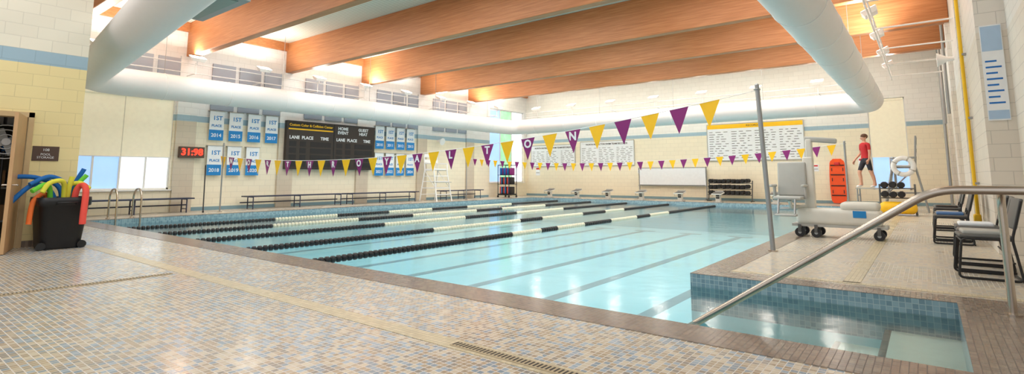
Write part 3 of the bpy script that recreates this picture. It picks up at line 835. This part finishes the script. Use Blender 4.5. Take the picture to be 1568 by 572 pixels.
b.tube([(lx-0.7, ly+0.2, 0.5), (lx-0.95, ly+0.2, 0.5), (lx-0.95, ly-0.15, 0.5), (lx-0.7, ly-0.15, 0.5)], 0.02, 'galv', 8)
b.build('pool_lift', 0)

# ---------------------------------------------------------------- handrail
b = B(); y = 4.8
def fillet(P_, r, n=6):
    P_ = [Vector(p) for p in P_]; out = [P_[0]]
    for i in range(1, len(P_)-1):
        a = (P_[i-1]-P_[i]).normalized(); c = (P_[i+1]-P_[i]).normalized()
        p0 = P_[i]+a*r; p1 = P_[i]+c*r
        for k in range(n+1):
            t_ = k/n; out.append((1-t_)**2*p0+2*t_*(1-t_)*P_[i]+t_*t_*p1)
    out.append(P_[-1]); return out
b.tube(fillet([(-1.95, y, -0.7), (-1.95, y, -0.33), (0.03, y, 1.03), (0.8, y, 1.03), (0.8, y, 0.0)], 0.14), 0.029, 'metal', 16)
b.tube(fillet([(0.2, y, 1.03), (0.46, y+0.2, 1.03), (0.47, 6.0, 1.0), (0.47, 6.0, 0.0)], 0.14), 0.029, 'metal', 16)
b.cyl((0.47, 6.0, 0), (0.47, 6.0, 0.02), 0.06, 'metal', 20); b.cyl((0.8, y, 0), (0.8, y, 0.02), 0.06, 'metal', 20)
b.cyl((-1.95, y, -0.6), (-1.95, y, -1.05), 0.029, 'metal', 14)
b.build('stair_handrail')

# ---------------------------------------------------------------- chairs
def chair(x, y, towel=None, rz=0.0):
    b = B()
    for s_ in (-1, 1):
        yy = s_*0.25
        b.tube(fillet([(0.3, yy, 0.86), (0.2, yy, 0.45), (0.26, yy, 0.015), (-0.27, yy, 0.015), (-0.22, yy, 0.44), (0.2, yy, 0.44)], 0.05, 4), 0.013, 'black', 8)
    b.cyl((0.26, -0.25, 0.015), (0.26, 0.25, 0.015), 0.012, 'black', 8); b.cyl((-0.22, -0.25, 0.42), (-0.22, 0.25, 0.42), 0.012, 'black', 8)
    b.cyl((0.2, -0.25, 0.2), (0.2, 0.25, 0.2), 0.01, 'black', 8)
    b.rbox((-0.01, 0, 0.465), (0.46, 0.48, 0.035), 0.016, 'greyd')
    b.rbox((0.27, 0, 0.72), (0.035, 0.48, 0.34), 0.016, 'greyd', M4=Matrix.Rotation(0.24, 4, 'Y'))
    if towel:
        b.rbox((-0.02, 0.02, 0.5), (0.36, 0.36, 0.05), 0.02, towel)
    R = Matrix.Rotation(rz, 4, 'Z')
    b.v = [tuple(R @ Vector(v)+Vector((x, y, 0))) for v in b.v]
    b.build('sled_base_chair')
chair(0.46, 8.1, 'grey', 0.05); chair(0.48, 8.75, None, -0.05); chair(0.48, 9.4, 'bwhite'); chair(0.28, 11.8, 'bluechair'); chair(0.3, 12.55); chair(0.3, 14.6, 'dark'); chair(0.3, 15.4)

# ---------------------------------------------------------------- lifeguard chairs
def guard_chair(cx, cy, face, plat_ext=0.0, buoy=False, H=2.4, T='galv', PZ=0.85):
    b = B(); w = 0.42
    for s_ in (-1, 1):
        yy = s_*w
        b.tube([(0.55, yy*1.15, 0), (0.25, yy, 1.45)], 0.026, T, 8)
        b.tube([(-0.6, yy*1.15, 0), (-0.35, yy, 1.45), (-0.42, yy, H)], 0.026, T, 8)
        b.tube([(0.28, yy, 1.4), (0.28, yy, 1.72), (-0.38, yy, 1.74)], 0.024, T, 8)
        b.cyl((0.42, yy*1.08, 0.6), (-0.5, yy*1.08, 0.6), 0.018, T, 8)
        b.cyl((0.25, yy, 1.42), (-0.36, yy, 1.42), 0.02, T, 8)
        b.cyl((0.42, yy*1.08, 0.6), (-0.36, yy, 1.42), 0.014, T, 8)
    b.cyl((-0.42, -w, H), (-0.42, w, H), 0.024, T, 8)
    for z in (0.3, 0.6, 0.9, 1.15):
        x = 0.55-0.3*z/1.45; b.cyl((x, -w*1.1, z), (x, w*1.1, z), 0.02, T, 8); x2 = -0.6+0.25*z/1.45; b.cyl((x2, -w*1.1, z), (x2, w*1.1, z), 0.016, T, 8)
    b.rbox((-0.05, 0, 1.46), (0.55, 0.8, 0.06), 0.02, 'white')
    for k in range(2): b.rbox((-0.39-0.02*k, 0, 1.85+0.26*k), (0.03, 0.84, 0.15), 0.012, 'white')
    b.bb(0.1, 0.55+plat_ext, -0.45, 0.45, PZ, PZ+0.03, 'grey')
    if plat_ext:
        for s_ in (-1, 1):
            b.cyl((0.5+plat_ext, s_*0.42, 0), (0.5+plat_ext, s_*0.42, PZ+0.01), 0.022, T, 8)
            b.cyl((0.2, s_*0.45, PZ), (0.2, s_*0.45, 1.75), 0.018, T, 8)
        for z in (0.25, 0.5): b.cyl((0.5+plat_ext, -0.42, z), (0.5+plat_ext, 0.42, z), 0.018, T, 8)
    if buoy:
        ym = 0.5
        b.torus((-0.05, ym, 1.45), 0.26, 0.075, 'Y', 'white', 32, 12)
        for k in range(4):
            a = k*math.pi/2+0.5; b.sphere((-0.05+0.26*math.cos(a), ym, 1.45+0.26*math.sin(a)), 0.08, 'grey', 10, 6)
    R = Matrix.Rotation(face, 4, 'Z'); b.v = [tuple(R @ Vector(v)+Vector((cx, cy, 0))) for v in b.v]
    b.build('lifeguard_chair')
guard_chair(-0.62, 21.6, math.pi, 0.75, 1, PZ=0.72)
guard_chair(-18.2, 17.55, 0.0, 0, False, 2.1, 'white')

dumbbell_rack('aqua_fitness_cart', -1.15, -0.3, 19.4, (0.5, 0.78), base=True)

# ---------------------------------------------------------------- lifeguard (person)
def person(x, y, z, rz, S=1.0):
    V = []; E = []; Rr = []
    def v(p, r, par=None):
        V.append(p); Rr.append(r if isinstance(r, tuple) else (r, r)); i = len(V)-1
        if par is not None: E.append((par, i))
        return i
    pel = v((0, 0, 0.94), (0.15, 0.11)); sp = v((0, 0.005, 1.1), (0.125, 0.09), pel); ch = v((0, 0.01, 1.28), (0.155, 0.105), sp)
    ub = v((0, 0, 1.4), (0.12, 0.08), ch); nk = v((0, 0.005, 1.49), 0.052, ub); n2 = v((0, 0.015, 1.54), 0.052, nk)
    hd = v((0, 0.025, 1.6), (0.075, 0.085), n2); h2 = v((0, 0.015, 1.67), (0.078, 0.095), hd)
    for s_ in (-1, 1):
        sh = v((s_*0.18, 0, 1.40), 0.058, ub)
        el = v((s_*0.25, -0.03*s_, 1.13), 0.042, sh)
        wr = v((s_*0.26, 0.12+0.05*s_, 0.92), 0.027, el)
        pm = v((s_*0.26, 0.155+0.05*s_, 0.87), (0.022, 0.036), wr)
        pe = v((s_*0.26, 0.175+0.05*s_, 0.835), (0.018, 0.036), pm)
        for k, ln in enumerate((0.07, 0.08, 0.075, 0.06)):
            off = (k-1.5)*0.02
            a = v((s_*0.262, 0.178+0.05*s_+off*0.9, 0.825+off*0.3), 0.009, pe); m = v((s_*0.258, 0.19+0.05*s_+off*0.9, 0.825-ln*0.5), 0.0085, a); v((s_*0.246, 0.19+0.05*s_+off*0.9, 0.825-ln), 0.007, m)
        th = v((s_*0.24, 0.19+0.05*s_, 0.87), 0.011, pm); v((s_*0.235, 0.215+0.05*s_, 0.835), 0.009, th)
        hp = v((s_*0.095, 0, 0.87), 0.093, pel)
        fw = 0.16*s_
        kn = v((s_*0.1, 0.05+fw*0.8, 0.5), 0.06, hp); cf = v((s_*0.1, 0.0+fw*0.9, 0.34), 0.055, kn)
        an = v((s_*0.1, -0.03+fw, 0.09), 0.038, cf); he = v((s_*0.1, -0.05+fw, 0.04), 0.036, an); v((s_*0.11, 0.14+fw, 0.03), (0.04, 0.028), an)
    me = bpy.data.meshes.new('p'); me.from_pydata(V, E, [])
    ob = bpy.data.objects.new('p', me); sc.collection.objects.link(ob)
    sk = ob.modifiers.new('s', 'SKIN'); sk.use_smooth_shade = True
    for i, d in enumerate(me.skin_vertices[0].data): d.radius = Rr[i]; d.use_root = (i == 0)
    ss = ob.modifiers.new('ss', 'SUBSURF'); ss.levels = 2; ss.render_levels = 2
    bpy.context.view_layer.update()
    m2 = bpy.data.meshes.new_from_object(ob.evaluated_get(bpy.context.evaluated_depsgraph_get()))
    b = B(); vs = [q.co.copy() for q in m2.vertices]
    groups = {}
    for p in m2.polygons:
        c = p.center
        arm = abs(c.x) > 0.2 and c.z < 1.5
        if c.z < 0.075 : mt = 'white'
        elif (0.95 < c.z < 1.46 and not arm) or (arm and c.z > 1.22): mt = 'shirt'
        elif 0.56 < c.z <= 0.95 and abs(c.x) < 0.21: mt = 'shorts'
        elif c.z > 1.66 or (c.z > 1.58 and c.y < -0.01): mt = 'hair'
        else: mt = 'skin'
        groups.setdefault(mt, []).append(list(p.vertices))
    for mt, fs in groups.items():
        used = sorted({i for f in fs for i in f}); mp = {i: k for k, i in enumerate(used)}
        b.add([vs[i] for i in used], [[mp[i] for i in f] for f in fs], mt, True)
    bpy.data.objects.remove(ob)
    b.sphere((0, 0.115, 1.6), (0.014, 0.02, 0.022), 'skin', 8, 6)
    for s_ in (-1, 1):
        b.sphere((s_*0.03, 0.1, 1.625), (0.012, 0.008, 0.008), 'bwhite', 8, 6); b.sphere((s_*0.03, 0.107, 1.625), 0.005, 'dark', 6, 4)
        b.sphere((s_*0.083, 0.015, 1.61), (0.012, 0.022, 0.032), 'skin', 8, 6)
    b.sphere((0, 0.104, 1.565), (0.024, 0.008, 0.007), 'redfoam', 8, 6)
    b.sphere((0, -0.01, 1.67), (0.092, 0.11, 0.09), 'hair', 16, 10)
    R = Matrix.Rotation(rz, 4, 'Z'); b.v = [tuple(R @ (Vector(q)*S)+Vector((x, y, z))) for q in b.v]
    b.build('lifeguard')
person(-1.6, 21.6, 0.752, math.radians(130), 1.04)

# ---------------------------------------------------------------- right wall stuff
b = B(); xp = XR-0.07
b.tube([(xp, 12.9, 0.35), (xp, 12.9, 5.6)], 0.03, 'ypipe', 10)
for z in (1, 2.2, 3.4, 4.6): b.box((xp+0.035, 12.9, z), (0.06, 0.1, 0.04), 'galv')
b.rbox((xp-0.01, 12.9, 0.35), (0.11, 0.14, 0.2), 0.03, 'ypipe'); b.build('gas_pipe')
b = B()
for y, r in ((25.6, 0.05), (25.2, 0.035), (24.2, 0.05), (20.5, 0.04)): b.cyl((XR-0.08, y, 3.0 if y < 25 else 0), (XR-0.08, y, ZC), r, 'galv', 10); b.box((XR-0.045, y, 5.2), (0.08, 0.14, 0.04), 'galv')
b.build('wall_pipes')
# poster on the short return facing the camera side
b = B(); yq = 10.6
b.bb(0.79, 1.04, yq-0.02, yq-0.001, 1.95, 3.4, 'bwhite'); b.bb(0.8, 1.03, yq-0.024, yq-0.02, 3.0, 3.38, 'blueposter'); b.bb(0.8, 1.03, yq-0.024, yq-0.02, 1.97, 2.1, 'blueposter')
for k in range(8): b.bb(0.82, 1.0-0.05*(k % 2), yq-0.024, yq-0.02, 2.2+0.09*k, 2.225+0.09*k, 'fblue')
b.build('wall_poster')
b = B(); b.tube([(XR-0.02, 16.4, 3.95), (XR-0.15, 16.4, 3.95), (XR-0.35, 16.4, 3.95)], [0.05, 0.06, 0.17], 'white', 20); b.build('horn_speaker')
b = B(); b.tube([(XL+0.05, 18.6, 2.9), (XL+0.2, 18.6, 2.9), (XL+0.4, 18.6, 2.85)], [0.05, 0.06, 0.18], 'white', 20); b.build('horn_speaker')

# ---------------------------------------------------------------- world + camera
w = bpy.data.worlds.new('World'); sc.world = w; w.use_nodes = True
bg = w.node_tree.nodes['Background']; bg.inputs[0].default_value = (0.93, 0.96, 1.0, 1); bg.inputs[1].default_value = 0.95

cam = bpy.data.cameras.new('Camera'); co = bpy.data.objects.new('Camera', cam); sc.collection.objects.link(co)
co.location = (0, 0, 1.12); co.rotation_euler = (math.radians(96.9), 0, math.radians(37.96))
cam.sensor_width = 36; cam.sensor_fit = 'HORIZONTAL'; cam.lens = 990/1920*36; cam.shift_y = -139/1920; cam.clip_start = 0.05
sc.camera = co
